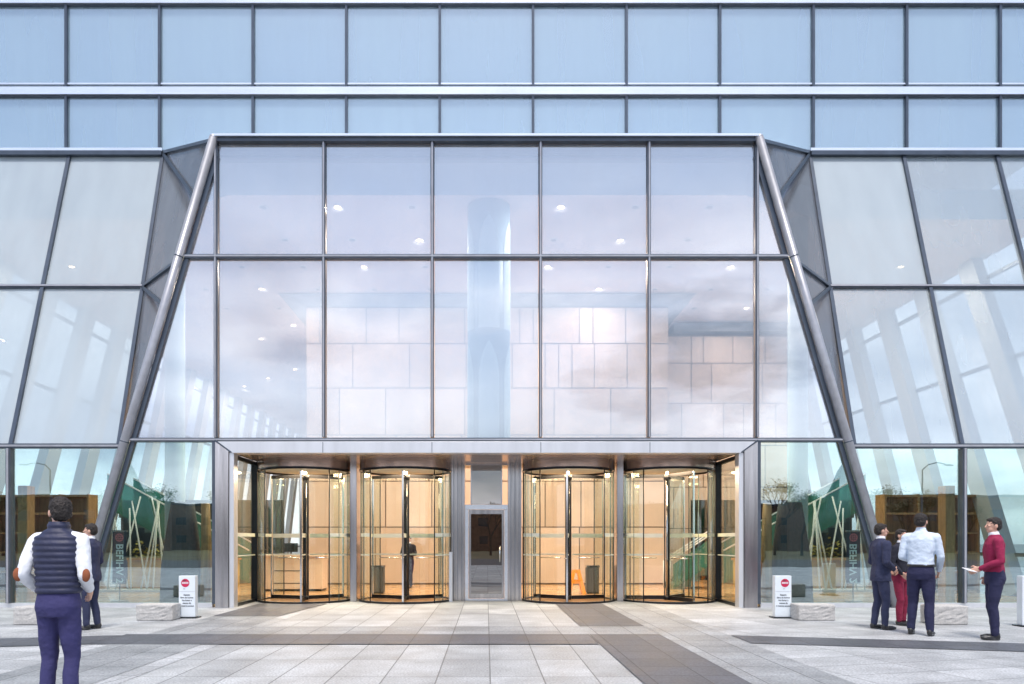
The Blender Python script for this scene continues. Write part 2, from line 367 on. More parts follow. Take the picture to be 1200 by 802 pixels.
# ------------------------------------------------------------------ building
BY = 18.75; FY = 16.2
Zt, Zp, Zl = 11.37, 10.29, 3.56
bld = tag(empty('glass_office_building', (0, FY, 0)), 'blue glass office block with a trapezoid glass lobby front and leaning glass wings', 'building')
off = Vector((0, -FY, 0))
def part(mb, name, mats, parent=None, bevel=0):
    bmesh.ops.translate(mb.bm, verts=mb.bm.verts, vec=off)
    return mb.build(name, mats, parent or bld, bevel)
def spart(mb, name, mats, parent): 
    bmesh.ops.translate(mb.bm, verts=mb.bm.verts, vec=off)
    return mb.build(name, mats, parent)
def pane(pts, n, m, name='window_pane', t=.012):
    b = MB(); b.slab(pts, n, t); return part(b, name, m)
def mull(p0, p1, wd=.075, dp=.12, up=(0, 1, 0), m='mullion', name='mullion', cap=True):
    b = MB(); b.bar(p0, p1, wd, dp, up)
    if cap and name == 'mullion':   # slimmer bright nose on the face
        u = Vector(up); b.mi = 1; b.bar(Vector(p0)-u*(dp/2+.012), Vector(p1)-u*(dp/2+.012), wd*.42, .024, up)
    return part(b, name, [m, 'tube'])

XB = [(i-5.5)*2.38 for i in range(12)]          # upper grid
EX = 14.3
HTOP = 22.6
zb = [11.40, 12.90, 15.22, 17.6, 20.1, HTOP]
bx_ = [-EX]+XB+[EX]
for j in range(5):
    for i in range(len(bx_)-1):
        if bx_[i+1]-bx_[i] < .3: continue
        x0, x1, z0, z1 = bx_[i]+.022, bx_[i+1]-.022, zb[j]+.06, zb[j+1]-.06
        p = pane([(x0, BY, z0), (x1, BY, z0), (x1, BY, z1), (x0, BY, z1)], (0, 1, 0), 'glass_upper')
        if j < 3:
            b = MB(); d = BY+.22
            b.box(x0+.02, x1-.02, d, d+.02, z0, z1); spart(b, 'blind', 'blind', p)
# solid body behind the upper glazing
b = MB(); b.box(-EX, EX, BY+.35, 56, 11.44, HTOP); part(b, 'upper_wall', 'blind')
for x in XB:
    mull((x, BY-.03, 11.45), (x, BY-.03, HTOP), .062, .10, m='mullion_dark', cap=False)
def ledge(z, h=.10, d=.16, bright=True):
    b = MB()
    b.box(-EX, EX, BY-d, BY+.02, z-h*.45, z+h*.55); b.mi = 1
    b.box(-EX, EX, BY-d*.6, BY+.02, z-h*.60, z-h*.45-.004)
    part(b, 'ledge', ['ledge', 'mullion'])
for z in zb[1:]: ledge(z, .19, .12)
# thin line above the middle ledge
b = MB(); b.box(-EX, EX, BY-.06, BY, zb[1]+.20, zb[1]+.24); part(b, 'ledge', 'ledge')
# eave line over the leaning wings
for s in (-1, 1):
    b = MB(); xa, xb2 = sorted((s*8.24, s*EX))
    b.box(xa, xb2, BY-.12, BY+.03, Zt-.0, Zt+.085); b.mi = 1; b.box(xa, xb2, BY-.16, BY+.03, Zt-.11, Zt-.004)
    part(b, 'ledge', ['ledge', 'mullion_dark'])

def lean(X, z):     # point on the leaning wing plane
    t = (Zt-z)/(Zt-Zl); return Vector((X, BY-(BY-FY)*t, z))
ZM = 7.51
tubeX = lambda z: 5.98+(Zp-z)*.2935     # half width of the portal at height z
for s in (-1, 1):
    cols = [8.24, 10.62, 13.0, EX]
    n = Vector((0, -(Zt-Zl), (BY-FY))).normalized()
    for i in range(3):
        for z0, z1 in ((Zl, ZM), (ZM, Zt-.05)):
            def cx(k, z):
                return cols[k] - (.14*(Zt-z)/(Zt-Zl) if k < 3 else 0)
            P = [lean(s*(cx(i, z0)+.03), z0), lean(s*(cx(i+1, z0)-.03), z0), lean(s*(cx(i+1, z1)-.03), z1), lean(s*(cx(i, z1)+.03), z1)]
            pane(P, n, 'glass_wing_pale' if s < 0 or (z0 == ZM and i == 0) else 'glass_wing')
    for X in cols:
        dx = .14 if X < 14 else 0
        mull(lean(s*X, Zt), lean(s*(X-dx), Zl), .085, .13, up=-n*-1, m='mullion_dark')
    mull(lean(s*8.17, ZM), lean(s*EX, ZM), .085, .13, up=n*-1, m='mullion')
    mull((s*7.96, FY-.0, Zl), (s*EX, FY-.0, Zl), .10, .14, m='mullion_dark')
    # lower vertical panes, wing side of the tube
    lowc = [None, 10.50, 12.88, EX]
    for i in range(3):
        if i == 0:
            P = [(s*(tubeX(0)+.12), FY, .10), (s*10.46, FY, .10), (s*10.46, FY, Zl-.05), (s*(tubeX(Zl)+.12), FY, Zl-.05)]
        else:
            P = [(s*(lowc[i]+.04), FY, .10), (s*(lowc[i+1]-.04), FY, .10), (s*(lowc[i+1]-.04), FY, Zl-.05), (s*(lowc[i]+.04), FY, Zl-.05)]
        pane(P, (0, 1, 0), 'glass_low')
    for X in (10.50, 12.88): mull((s*X, FY-.02, .1), (s*X, FY-.02, Zl-.06), .10, .16, m='mullion')
    # portal flank panes (between tube and first mullion)
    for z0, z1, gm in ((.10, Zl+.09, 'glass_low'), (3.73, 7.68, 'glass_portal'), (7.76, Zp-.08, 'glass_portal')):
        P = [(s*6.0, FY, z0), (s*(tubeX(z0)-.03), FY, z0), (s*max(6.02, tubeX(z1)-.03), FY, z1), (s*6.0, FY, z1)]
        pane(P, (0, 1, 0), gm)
    # facet: triangle between wing edge, portal corner and knee
    A = Vector((s*8.24, BY, Zt)); Pc = Vector((s*6.02, FY, Zp)); K = Vector((s*(tubeX(3.6)+.05), FY, 3.6))
    fn = (Pc-A).cross(K-A).normalized()
    if fn.y > 0: fn = -fn
    T1 = Vector((s*tubeX(8.98), FY, 8.98)); T2 = Vector((s*tubeX(7.67), FY, 7.67)); T3 = Vector((s*tubeX(6.63), FY, 6.63)); Am = lean(s*8.17, ZM)
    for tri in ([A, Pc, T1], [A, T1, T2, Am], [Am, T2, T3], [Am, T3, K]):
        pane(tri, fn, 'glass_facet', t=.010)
    for a, c in ((A, T1), (Am, T2), (Am, T3), (A, Pc)): mull(a+fn*.02, c+fn*.02, .08, .08, up=fn, m='mullion_dark', cap=False)
    # big inclined tube
    b = MB(); b.tube((s*tubeX(Zp), FY-.12, Zp), (s*tubeX(0), FY-.12, 0), .094, n=28); b.ball((s*tubeX(Zp), FY-.12, Zp), .094, .094, .094, 20, 12)
    b.mi = 1; b.bar((s*(tubeX(Zp-.3)-.13), FY-.02, Zp-.35), (s*(tubeX(0)-.15), FY-.02, 0), .10, .10)
    part(b, 'inclined_tube', ['tube', 'mullion_dark'])
    # clamps on the tube
    for zc in (7.70, 3.64):
        b = MB(); d = Vector((s*.2935, 0, -1)).normalized(); c = Vector((s*tubeX(zc), FY-.12, zc)); b.tube(c-d*.012, c+d*.012, .098, n=28); part(b, 'tube_joint', 'mullion_dark')

# portal grid
PX = [-5.95, -3.575, -1.19, 1.19, 3.575, 5.95]
rows = [(3.73, 7.68), (7.76, Zp-.08)]
for z0, z1 in rows:
    for i in range(5):
        x0, x1 = PX[i]+.045, PX[i+1]-.045
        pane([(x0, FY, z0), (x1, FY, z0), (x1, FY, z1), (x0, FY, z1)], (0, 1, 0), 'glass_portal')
for x in PX: mull((x, FY-.02, 3.75), (x, FY-.02, Zp), .07, .15)
for s in (-1, 1): mull((s*5.99, FY-.02, .08), (s*5.99, FY-.02, 3.66), .07, .14, m='mullion', cap=False)
mull((-tubeX(7.72)+.1, FY-.025, 7.72), (tubeX(7.72)-.1, FY-.025, 7.72), .085, .15)
mull((-tubeX(3.69)+.1, FY-.025, 3.69), (tubeX(3.69)-.1, FY-.025, 3.69), .085, .15)
mull((-6.0, FY-.03, Zp), (6.0, FY-.03, Zp), .13, .22, m='mullion_dark', cap=False)
b = MB(); b.box(-6.0, 6.0, FY-.20, FY-.145, Zp+.015, Zp+.066); part(b, 'ledge', 'ledge')
# sloping roof of the projecting lobby
b = MB(); b.slab([(-6.0, FY+.05, Zp-.02), (6.0, FY+.05, Zp-.02), (8.24, BY, Zt-.02), (-8.24, BY, Zt-.02)], (0, -1, 2.4), .06); part(b, 'roof', 'white')
# base channel under the glazing
for s in (-1, 1):
    xa, xb2 = sorted((s*6.03, s*EX)); b = MB(); b.box(xa, xb2, FY-.06, FY+.08, 0, .10); part(b, 'base_channel', 'steel_face')

# lobby shell ------------------------------------------------------
CZ = 9.55; DYF = 18.5
poly = [(-EX, 18.45), (-8.3, 18.45), (-6.05, 17.15), (6.05, 17.15), (8.3, 18.45), (EX, 18.45), (EX, 56), (-EX, 56)]
b = MB(); b.slab([(x, y, CZ+.05) for x, y in poly], (0, 0, 1), .1)
for (xa, ya), (xb2, yb) in zip(poly[:5], poly[1:6]):
    b.mi = 1; b.quad([(xa, ya-.003, CZ), (xb2, yb-.003, CZ), (xb2, yb-.003, CZ+.75), (xa, ya-.003, CZ+.75)])
    b.mi = 0; b.quad([(xa, ya+.05, CZ+.3), (xb2, yb+.05, CZ+.3), (xb2, yb+.05, CZ+.78), (xa, ya+.05, CZ+.78)])
part(b, 'lobby_ceiling', ['ceiling', 'bulkhead'])
b = MB(); b.box(-EX, EX, DYF, 56, .002, .016); b.box(-EX, -5.7, FY+.12, DYF-.001, .002, .016); b.box(5.7, EX, FY+.12, DYF-.001, .002, .016); part(b, 'lobby_floor', 'floor_in')
b = MB(); b.box(-EX, EX, 56, 56.3, 0, 11.4); part(b, 'back_wall', 'white')
# glazed side walls with raking white struts
for s in (-1, 1):
    for k in range(16):
        y0 = 19.2+k*2.25
        bm_ = MB(); bm_.bar((s*14.0, y0-2.0, 0), (s*14.0, y0+2.1, CZ+.02), .62, .3, up=(1, 0, 0)); part(bm_, 'strut', 'strut')
    for z in (1.1, 6.4, 8.9):
        bm_ = MB(); bm_.box(s*14.15-.05, s*14.15+.05, 17, 56, z-.05, z+.05); part(bm_, 'side_transom', 'mullion')
    bm_ = MB(); bm_.box(s*14.2-.006, s*14.2+.006, 16.3, 56, .05, CZ); part(bm_, 'side_glazing', 'glass_side')

for s in (-1, 1):
    b = MB(); b.box(*sorted((s*7.6, s*13.6)), 27.3, 27.5, .016, 3.0); part(b, 'partition_wall', 'partition')  # dark wall added inside to imitate trees mirrored in the low glass
# core wall of stone panels
CY = 24.6
def panel_wall(x0, x1, y, ztop, rowz, seed):
    rnd = random.Random(seed); b = MB()
    b.mi = 0; b.box(x0, x1, y+.05, y+6, 0, ztop)
    for za, zc in zip(rowz[:-1], rowz[1:]):
        x = x0+.02
        while x < x1-.1:
            wd = rnd.choice((.45, .75, 1.1, 1.1, 1.55, 1.9)); xe = min(x+wd, x1)
            if x1-xe < .4: xe = x1
            b.mi = rnd.choice((1, 1, 2, 2, 3)); b.box(x+.018, xe-.018, y, y+.048, za+.018, zc-.018); x = xe
    # side faces
    for sx in (x0, x1):
        yy = y+.06
        while yy < y+5.9:
            for za, zc in zip(rowz[:-1], rowz[1:]):
                b.mi = rnd.choice((1, 2)); b.box(sx-.02 if sx == x0 else sx, sx if sx == x0 else sx+.02, yy+.02, min(yy+1.5, y+6)-.02, za+.018, zc-.018)
            yy += 1.5
    return b
rz_ = [.05, 1.94, 3.48, 5.03, 6.60, 8.09, 9.30]
part(panel_wall(-6.05, 6.1, CY, 9.34, rz_, 3), 'panel_wall', ['joint', 'panel', 'panel2', 'panel3'])
part(panel_wall(6.5, 11.2, 27.3, 9.2, rz_[:-1]+[9.1], 5), 'panel_wall', ['joint', 'panel', 'panel2', 'panel3'])
b = MB(); b.rings([[(-6.05, CY-.0, 9.34), (6.1, CY, 9.34), (6.1, CY+6, 9.34), (-6.05, CY+6, 9.34)], [(-6.75, CY-.75, 9.50), (6.8, CY-.75, 9.50), (6.8, CY+6, 9.50), (-6.75, CY+6, 9.50)]])
for f in b.bm.faces: f.smooth = False
part(b, 'cornice', 'cornice')
b = MB(); b.box(6.9, 11.5, 27.0, 33, 9.2, 9.49); part(b, 'cornice', 'cornice')

# reflected tower, added as a solid cylinder behind the middle bay
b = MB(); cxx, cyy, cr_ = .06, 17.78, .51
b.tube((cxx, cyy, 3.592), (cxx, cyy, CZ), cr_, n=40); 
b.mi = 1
for zbot, ztop in ((3.7, 6.2), (6.5, 9.2)):   # pointed arches of the reflected tower, set proud of the cylinder
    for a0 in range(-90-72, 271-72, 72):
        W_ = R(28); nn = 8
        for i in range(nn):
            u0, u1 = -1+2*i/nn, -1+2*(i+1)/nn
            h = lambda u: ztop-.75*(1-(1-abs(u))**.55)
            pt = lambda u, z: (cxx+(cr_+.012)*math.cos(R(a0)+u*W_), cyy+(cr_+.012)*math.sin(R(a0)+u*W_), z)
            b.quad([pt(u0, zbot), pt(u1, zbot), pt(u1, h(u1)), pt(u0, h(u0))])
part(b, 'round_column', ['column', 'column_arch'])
for s in (-1, 1):   # slim cylinders added to imitate pale streak reflections in the flanks
    b = MB(); b.tube((s*7.85, 18.5, .016), (s*7.85, 18.5, CZ+.0), .24, n=28); part(b, 'slim_column', 'column_arch')

# ceiling downlights
lit = [(-3.6, 17.75), (-1.8, 19.7), (-3.6, 21.6), (-7.2, 23.5), (-7.2, 27.4), (-9.0, 29.3), (-9.0, 34.5), (-10.8, 36.3), (-12.6, 38.2), (-9.0, 41.7), (-10.8, 48.7),
       (1.8, 17.75), (3.6, 19.7), (1.8, 21.6), (3.6, 23.5), (7.2, 21.6), (9.0, 25.4), (10.8, 31.2), (12.2, 21.6), (-12.2, 21.6), (12.2, 40)]
allp = [(k*1.8, 17.75+1.93*j) for j in range(4) for k in range(-7, 8)]+[(s*k*1.8, 17.75+1.93*j) for j in range(4, 14, 2) for k in (4, 5, 6) for s in (-1, 1)]
unl = [p for p in allp if all(abs(p[0]-q[0])+abs(p[1]-q[1]) > .5 for q in lit) and not (abs(p[0]) > 8 and p[1] < 18.6)]
unl = unl[:76]
def dmesh(lamp):
    b = MB(); b.tube((0, 0, 0), (0, 0, -.012), .11, n=16); b.mi = 1; b.tube((0, 0, -.013), (0, 0, -.018), .08, n=16)
    me = bpy.data.meshes.new('downlight'); b.bm.to_mesh(me); b.bm.free(); me.materials.append(M['white']); me.materials.append(M[lamp]); return me
mon, moff = dmesh('lamp_on'), dmesh('lamp_off')
for lst, me in ((lit, mon), (unl, moff)):
    for x, y in lst:
        o = bpy.data.objects.new('downlight', me); COL.objects.link(o); o.parent = bld; o.location = (x, y-FY, CZ)
LP = 150
for x, y in lit:
    l = bpy.data.lights.new('downlight_lamp', 'AREA'); l.shape = 'DISK'; l.size = .3; l.energy = LP*(.6 if abs(x) < 6 and y > 22 else 1); l.color = (1, .80, .60)
    o = bpy.data.objects.new('downlight_lamp', l); COL.objects.link(o); o.location = (x, y, CZ-.05)

# ------------------------------------------------------------------ entrance
ZH = 3.39; DY = 18.1; DR = 1.11
b = MB()
t = .04
# mitred steel portal: header and posts, 0.36 wide, proud of the glazing
yf = FY-.16
def prism(mb, pts, y0, y1):
    mb.slab([(x, (y0+y1)/2, z) for x, z in pts], (0, 1, 0), y1-y0)
b = MB(); prism(b, [(-5.92, 3.64), (5.92, 3.64), (5.56, ZH), (-5.56, ZH)], yf, FY+.12); part(b, 'portal_header', 'steel_face', bevel=.006)
b = MB()
for x in (-3.575, -1.19, 1.19, 3.575): b.box(x-.006, x+.006, yf-.003, yf+.01, ZH+.005, 3.63)
part(b, 'header_joint', 'mullion_dark')
for s in (-1, 1):
    b = MB(); prism(b, [(s*5.93, 0), (s*5.93, 3.635), (s*5.64, 3.43), (s*5.64, 0)][::s], yf, FY+.12)
    b.mi = 1; prism(b, [(s*5.63, 0), (s*5.63, 3.40), (s*5.53, 3.385), (s*5.53, 0)][::s], yf+.03, FY+.12)
    b.mi = 2; prism(b, [(s*5.95, 3.66), (s*5.93, 3.68), (s*5.56, 3.41), (s*5.58, 3.39)][::s], yf-.002, yf+.02)
    part(b, 'portal_post', ['steel', 'steel_face', 'mullion_dark'])
# soffit
b = MB(); b.box(-5.55, 5.55, FY+.12, DY+.2, ZH-.004, ZH+.2); part(b, 'soffit', 'bronze')
b = MB(); b.box(-5.55, 5.55, DY+.2, DY+1.4, ZH+.004, ZH+.2); part(b, 'soffit', 'white')
# angled side glass of the recess
for s in (-1, 1):
    b = MB(); b.slab([(s*5.62, FY+.14, .05), (s*5.62, DY-.1, .05), (s*5.62, DY-.1, ZH-.03), (s*5.62, FY+.14, ZH-.03)], (1, 0, 0), .012); pn = part(b, 'side_glass', 'glass_door')
    b = MB()
    for y in (FY+.16, DY-.12): b.box(s*5.62-.04, s*5.62+.04, y-.04, y+.04, 0, ZH-.006)
    b.box(s*5.62-.035, s*5.62+.035, FY+.2, DY-.16, 0, .07); b.box(s*5.62-.035, s*5.62+.035, FY+.2, DY-.16, ZH-.09, ZH-.008)
    spart(b, 'frame', 'dark', pn)
    for zz in ((1.57, 1.65), (1.12, 1.145)):
        b = MB(); b.box(s*5.60-.002, s*5.60+.002, FY+.25, DY-.2, *zz); spart(b, 'frosted_band', 'frost', pn)

def arc(cx, cy, r, a0, a1, n): return [(cx+r*math.cos(R(a0+(a1-a0)*i/n)), cy+r*math.sin(R(a0+(a1-a0)*i/n))) for i in range(n+1)]
def curved(mb, a0, a1, r, z0, z1, th, n=14):
    o_, i_ = arc(0, 0, r, a0, a1, n), arc(0, 0, r-th, a0, a1, n)
    for k in range(n):
        for P in ([(*o_[k], z0), (*o_[k+1], z0), (*o_[k+1], z1), (*o_[k], z1)], [(*i_[k+1], z0), (*i_[k], z0), (*i_[k], z1), (*i_[k+1], z1)],
                  [(*o_[k], z1), (*o_[k+1], z1), (*i_[k+1], z1), (*i_[k], z1)], [(*o_[k+1], z0), (*o_[k], z0), (*i_[k], z0), (*i_[k+1], z0)]):
            f = mb.quad(P)
    for k, (p, q) in enumerate(((o_[0], i_[0]), (o_[-1], i_[-1]))):
        mb.quad([(*p, z0), (*q, z0), (*q, z1), (*p, z1)])
def pbuild(mb, name, mats, parent, recalc=True): return mb.build(name, mats, parent, recalc=recalc)
def revolving(cx, wing0, dark_side):
    b = MB()      # drum canopy with dark rim = the part itself
    b.tube((0, 0, 3.20), (0, 0, 3.385), DR+.02, n=56, cap=False); b.mi = 1
    b.tube((0, 0, 3.199), (0, 0, 3.20), DR+.018, n=56)
    b.mi = 3; b.tube((0, 0, 3.17), (0, 0, 3.198), DR+.03, n=56, cap=False)
    b.tube((0, 0, 3.15), (0, 0, 3.198), DR-.05, n=56, cap=False); b.mi = 2
    b.tube((0, 0, 3.185), (0, 0, 3.197), .82, n=40)
    root = b.build('revolving_door', ['bronze', 'white', 'frost', 'dark'], bld, loc=(cx, DY-FY, 0), recalc=True)
    # curved side screens: left and right quarter arcs
    for a0, a1 in ((133, 227), (-47, 47)):
        b = MB(); curved(b, a0, a1, DR, .06, 3.13, .012); pbuild(b, 'curved_screen', 'glass_door', root)
        for zz in ((1.57, 1.65), (1.12, 1.145)):
            b = MB(); curved(b, a0+1, a1-1, DR+.002, *zz, .003); pbuild(b, 'frosted_band', 'frost', root)
    b = MB()
    for a in (133, 227, -47, 47):
        x, y = DR*math.cos(R(a)), DR*math.sin(R(a)); b.tube((x, y, 0), (x, y, 3.15), .014, n=10)
    for a in (180, 0):
        x, y = (DR+.0)*math.cos(R(a)), DR*math.sin(R(a)); b.box(x-.015, x+.015, y-.02, y+.02, 0, 3.15)
    b.mi = 1
    for a in (150, 168, 195, 212, -32, -14, 14, 32):
        x, y = DR*math.cos(R(a)), DR*math.sin(R(a)); b.tube((x, y, .05), (x, y, 3.15), .009, n=6)
    pbuild(b, 'screen_posts', ['dark', 'step'], root)
    b = MB(); b.tube((0, 0, .012), (0, 0, .05), DR+.03, n=56, cap=False); b.tube((0, 0, .012), (0, 0, .05), DR-.06, n=56, cap=False)
    v = []; 
    for i in range(56):
        a, c = 2*math.pi*i/56, 2*math.pi*(i+1)/56
        P = [((DR+.03)*math.cos(a), (DR+.03)*math.sin(a), .05), ((DR+.03)*math.cos(c), (DR+.03)*math.sin(c), .05), ((DR-.06)*math.cos(c), (DR-.06)*math.sin(c), .05), ((DR-.06)*math.cos(a), (DR-.06)*math.sin(a), .05)]
        b.quad(P)
    b.mi = 1; b.tube((0, 0, .010), (0, 0, .022), DR-.07, n=56)
    pbuild(b, 'floor_ring', ['dark', 'floor_in'], root)
    b = MB(); b.tube((0, 0, .02), (0, 0, 3.19), .03, n=20); b.mi = 1; b.tube((0, 0, 2.98), (0, 0, 3.1), .09, n=20); b.tube((0, 0, .02), (0, 0, .12), .08, n=20)
    pbuild(b, 'shaft', ['chrome', 'dark'], root)
    for k in range(3):
        a = R(wing0+120*k); d = Vector((math.cos(a), math.sin(a), 0)); nrm = Vector((-d.y, d.x, 0))
        r0, r1 = .06, DR-.09
        b = MB(); b.mi = 3
        b.bar(d*r1+Vector((0, 0, .03)), d*r1+Vector((0, 0, 3.10)), .036, .04, up=nrm)
        b.mi = 0
        b.bar(d*r0+Vector((0, 0, .03)), d*r0+Vector((0, 0, 3.10)), .03, .045, up=nrm)
        b.bar(d*r0+Vector((0, 0, 3.07)), d*r1+Vector((0, 0, 3.07)), .08, .045, up=nrm)
        b.bar(d*r0+Vector((0, 0, .075)), d*r1+Vector((0, 0, .075)), .09, .045, up=nrm)
        b.mi = 1
        for z, h in ((1.60, .10), (1.135, .03)): b.slab([d*(r0+.05)+Vector((0, 0, z-h/2))+nrm*.012, d*(r1-.05)+Vector((0, 0, z-h/2))+nrm*.012, d*(r1-.05)+Vector((0, 0, z+h/2))+nrm*.012, d*(r0+.05)+Vector((0, 0, z+h/2))+nrm*.012], nrm, .003)
        b.mi = 2
        b.slab([d*(r0+.02)+Vector((0, 0, .1)), d*(r1-.02)+Vector((0, 0, .1)), d*(r1-.02)+Vector((0, 0, 3.05)), d*(r0+.02)+Vector((0, 0, 3.05))], nrm, .01)
        b.mi = 3
        hb = nrm*-.06; b.tube(d*.25+hb+Vector((0, 0, 1.05)), d*.85+hb+Vector((0, 0, 1.05)), .014, n=8)
        for q in (.27, .83): b.tube(d*q+Vector((0, 0, 1.05)), d*q+hb+Vector((0, 0, 1.05)), .01, n=8)
        pbuild(b, 'door_wing', ['dark', 'frost', 'glass_door', 'chrome'], root)
    l = bpy.data.lights.new('door_lamp', 'AREA'); l.shape = 'DISK'; l.size = 1.4; l.energy = 100; l.color = (1, .72, .45)
    o = bpy.data.objects.new('door_lamp', l); COL.objects.link(o); o.location = (cx, DY, 3.17)
    return root
revolving(-4.46, -82, 1); revolving(-1.98, -88, 0); revolving(2.02, -98, 0); revolving(4.46, -90+22, 1)
# posts between the drums
for x in (-5.62, -3.22, 3.24, 5.62):
    b = MB(); b.box(x-.055, x+.055, DY-.30, DY+.30, 0, ZH-.006); b.mi = 1; b.box(x-.075, x+.075, DY-.34, DY-.302, 0, ZH-.006)
    part(b, 'door_post', ['steel', 'dark' if abs(x) > 4 else 'steel'])
# centre: steel pillars, door and transom
for s in (-1, 1):
    b = MB(); b.box(*sorted((s*.53, s*.86)), DY-.12, DY+.5, 0, ZH-.006); b.mi = 1
    for x in (.60, .70, .80): b.box(*sorted((s*x-.005, s*x+.005)), DY-.124, DY-.121, 0, ZH-.01)
    part(b, 'entrance_pillar', ['steel', 'mullion'])
b = MB(); b.box(-.526, .526, DY-.10, DY+.02, 2.24, 2.36)
for s in (-1, 1): b.box(*sorted((s*.526, s*.44)), DY-.10, DY+.02, 0, 2.238)
b.box(-.44, .44, DY-.1, DY+.02, .0, .05); fr = part(b, 'door_frame', 'ledge', bevel=.004)
b = MB(); b.box(-.435, .435, DY-.06, DY-.02, .055, .17); b.box(-.435, .435, DY-.06, DY-.02, 2.13, 2.235)
for s in (-1, 1): b.box(*sorted((s*.435, s*.38)), DY-.06, DY-.02, .171, 2.129)
b.mi = 1; b.box(-.38, .38, DY-.045, DY-.035, .17, 2.13)
dr = part(b, 'centre_door', ['steel', 'glass_door_dark'])
b = MB(); b.tube((.33, DY-.11, .95), (.33, DY-.11, 1.35), .014, n=10); b.tube((.33, DY-.11, .98), (.33, DY-.06, .98), .01, n=8); b.tube((.33, DY-.11, 1.32), (.33, DY-.06, 1.32), .01, n=8)
spart(b, 'handle', 'chrome', dr)
b = MB(); b.box(-.36, .36, DY-.04, DY-.03, 2.365, ZH-.06); tr = part(b, 'transom_pane', 'glass_door_dark')
b = MB()
for s in (-1, 1): b.box(*sorted((s*.36, s*.39)), DY-.06, DY-.01, 2.365, ZH-.06)
b.box(-.52, .52, DY-.06, DY-.01, ZH-.06, ZH-.008); spart(b, 'frame', 'steel', tr)
b = MB(); b.box(-.90, -.82, DY-.42, DY-.34, 0, 1.2); part(b, 'door_switch_post', 'steel_face')

# ------------------------------------------------------------------ things in the lobby
def at(px, py, Y): return Vector(((px-570)/F*Y, Y, CH+(635-py)/F*Y))
# reception desk
d = tag(empty('reception_desk', (-5.7, 21.6, .016)), 'pale wooden reception desk behind the leftmost revolving door', 'desk')
b = MB(); b.box(-.95, .95, -.35, .35, .06, 1.0); b.build('desk_body', 'panel2', d, bevel=.01)
b = MB(); b.box(-1.02, 1.02, -.45, .42, 1.002, 1.05); b.build('counter_top', 'panel', d, bevel=.008)
b = MB(); b.box(-.92, .92, -.32, .32, 0, .058); b.build('plinth', 'dark', d)
b = MB(); b.box(-.45, .35, -.36, -.352, .58, .60); b.box(-.45, .35, -.36, -.352, .22, .24); b.build('trim_line', 'dark', d)
m_ = tag(empty('monitor', (-5.75, 21.6, 1.067)), 'small black monitor on the reception desk', 'monitor')
b = MB(); b.box(-.2, .2, -.02, .02, .08, .34); b.build('screen', 'dark', m_, bevel=.004)
b = MB(); b.box(-.1, .1, -.08, .08, 0, .012); b.box(-.02, .02, -.01, .02, .012, .1); b.build('stand', 'dark', m_)
# litter bins
def bin_(x, y, label):
    r = tag(empty('litter_bin', (x, y, .016)), label, 'bin', 'grey steel bins in the lobby')
    b = MB(); b.box(-.17, .17, -.17, .17, .03, .72); b.build('bin_body', 'charcoal', r, bevel=.012)
    b = MB(); b.box(-.18, .18, -.18, .18, .722, .78); b.mi = 1; b.box(-.11, .11, -.183, -.179, .735, .765); b.build('lid', ['steel', 'dark'], r)
    b = MB(); b.box(-.16, .16, -.16, .16, 0, .03); b.build('foot', 'dark', r)
bin_(at(443, 697, 20.4).x, 20.4, 'grey steel bin inside the second revolving door from the left')
bin_(at(694, 697, 20.4).x, 20.4, 'grey steel bin beside the orange floor sign')
# wet floor sign
r = tag(empty('wet_floor_sign', (at(675, 697, 20.1).x, 20.1, .016)), 'orange folding floor sign inside the third revolving door', 'floor sign')
for s in (-1, 1):
    b = MB()
    for lx in (-1, 1): b.bar((lx*.21, s*.16, 0), (lx*.06, s*.02, .66), .10, .02)
    b.bar((-.07, s*.02, .62), (.07, s*.02, .62), .10, .02); b.bar((-.13, s*.09, .34), (.13, s*.09, .34), .10, .02)
    b.build('leaf', 'orange', r)
# stairs with green glass sides, right and left
def stair(s, x0, y, label):
    r = tag(empty('staircase', (s*x0, y, .016)), label, 'staircase', 'lobby stairs with green glass sides')
    n = 16; b = MB()
    for i in range(n):
        xa, xb2 = sorted((s*(i*.30), s*((i+1)*.30+.03))); b.box(xa, xb2, 0, 1.8, max(0, i*.17-.12), (i+1)*.17)
    b.build('flight', 'step', r)
    for yy in (-.04, 1.84):
        b = MB(); P = [(0, yy, .0), (s*4.9, yy, 2.6), (s*4.9, yy, 3.75), (0, yy, 1.1)]; b.slab(P, (0, 1, 0), .02); b.build('glass_balustrade', 'teal', r)
        b = MB(); b.tube((0, yy, 1.13), (s*4.9, yy, 3.78), .03, n=10); b.build('handrail', 'white', r)
stair(-1, 8.2, 25.4, 'green glass staircase rising to the left behind the left flank glass')
stair(1, 8.2, 25.4, 'green glass staircase rising to the right behind the right flank glass')
r = tag(empty('service_stair', (5.65, 22.2, .016)), 'short stair with white handrails behind the rightmost revolving door', 'staircase')
b = MB()
for i in range(5): b.box(i*.26, i*.26+.28, 0, 1.2, max(0, i*.17-.1), (i+1)*.17)
b.build('flight', 'step', r)
for yy in (-.03, .35, .8):
    b = MB(); b.tube((-.1, yy, .85), (1.3, yy, 1.76), .022, n=8); b.tube((-.1, yy, 0), (-.1, yy, .85), .018, n=8); b.build('handrail', 'white', r)
b = MB(); b.slab([(0, -.02, 0), (1.3, -.02, .85), (1.3, -.02, 1.65), (0, -.02, .75)], (0, 1, 0), .012); b.build('glass_balustrade', 'teal', r)

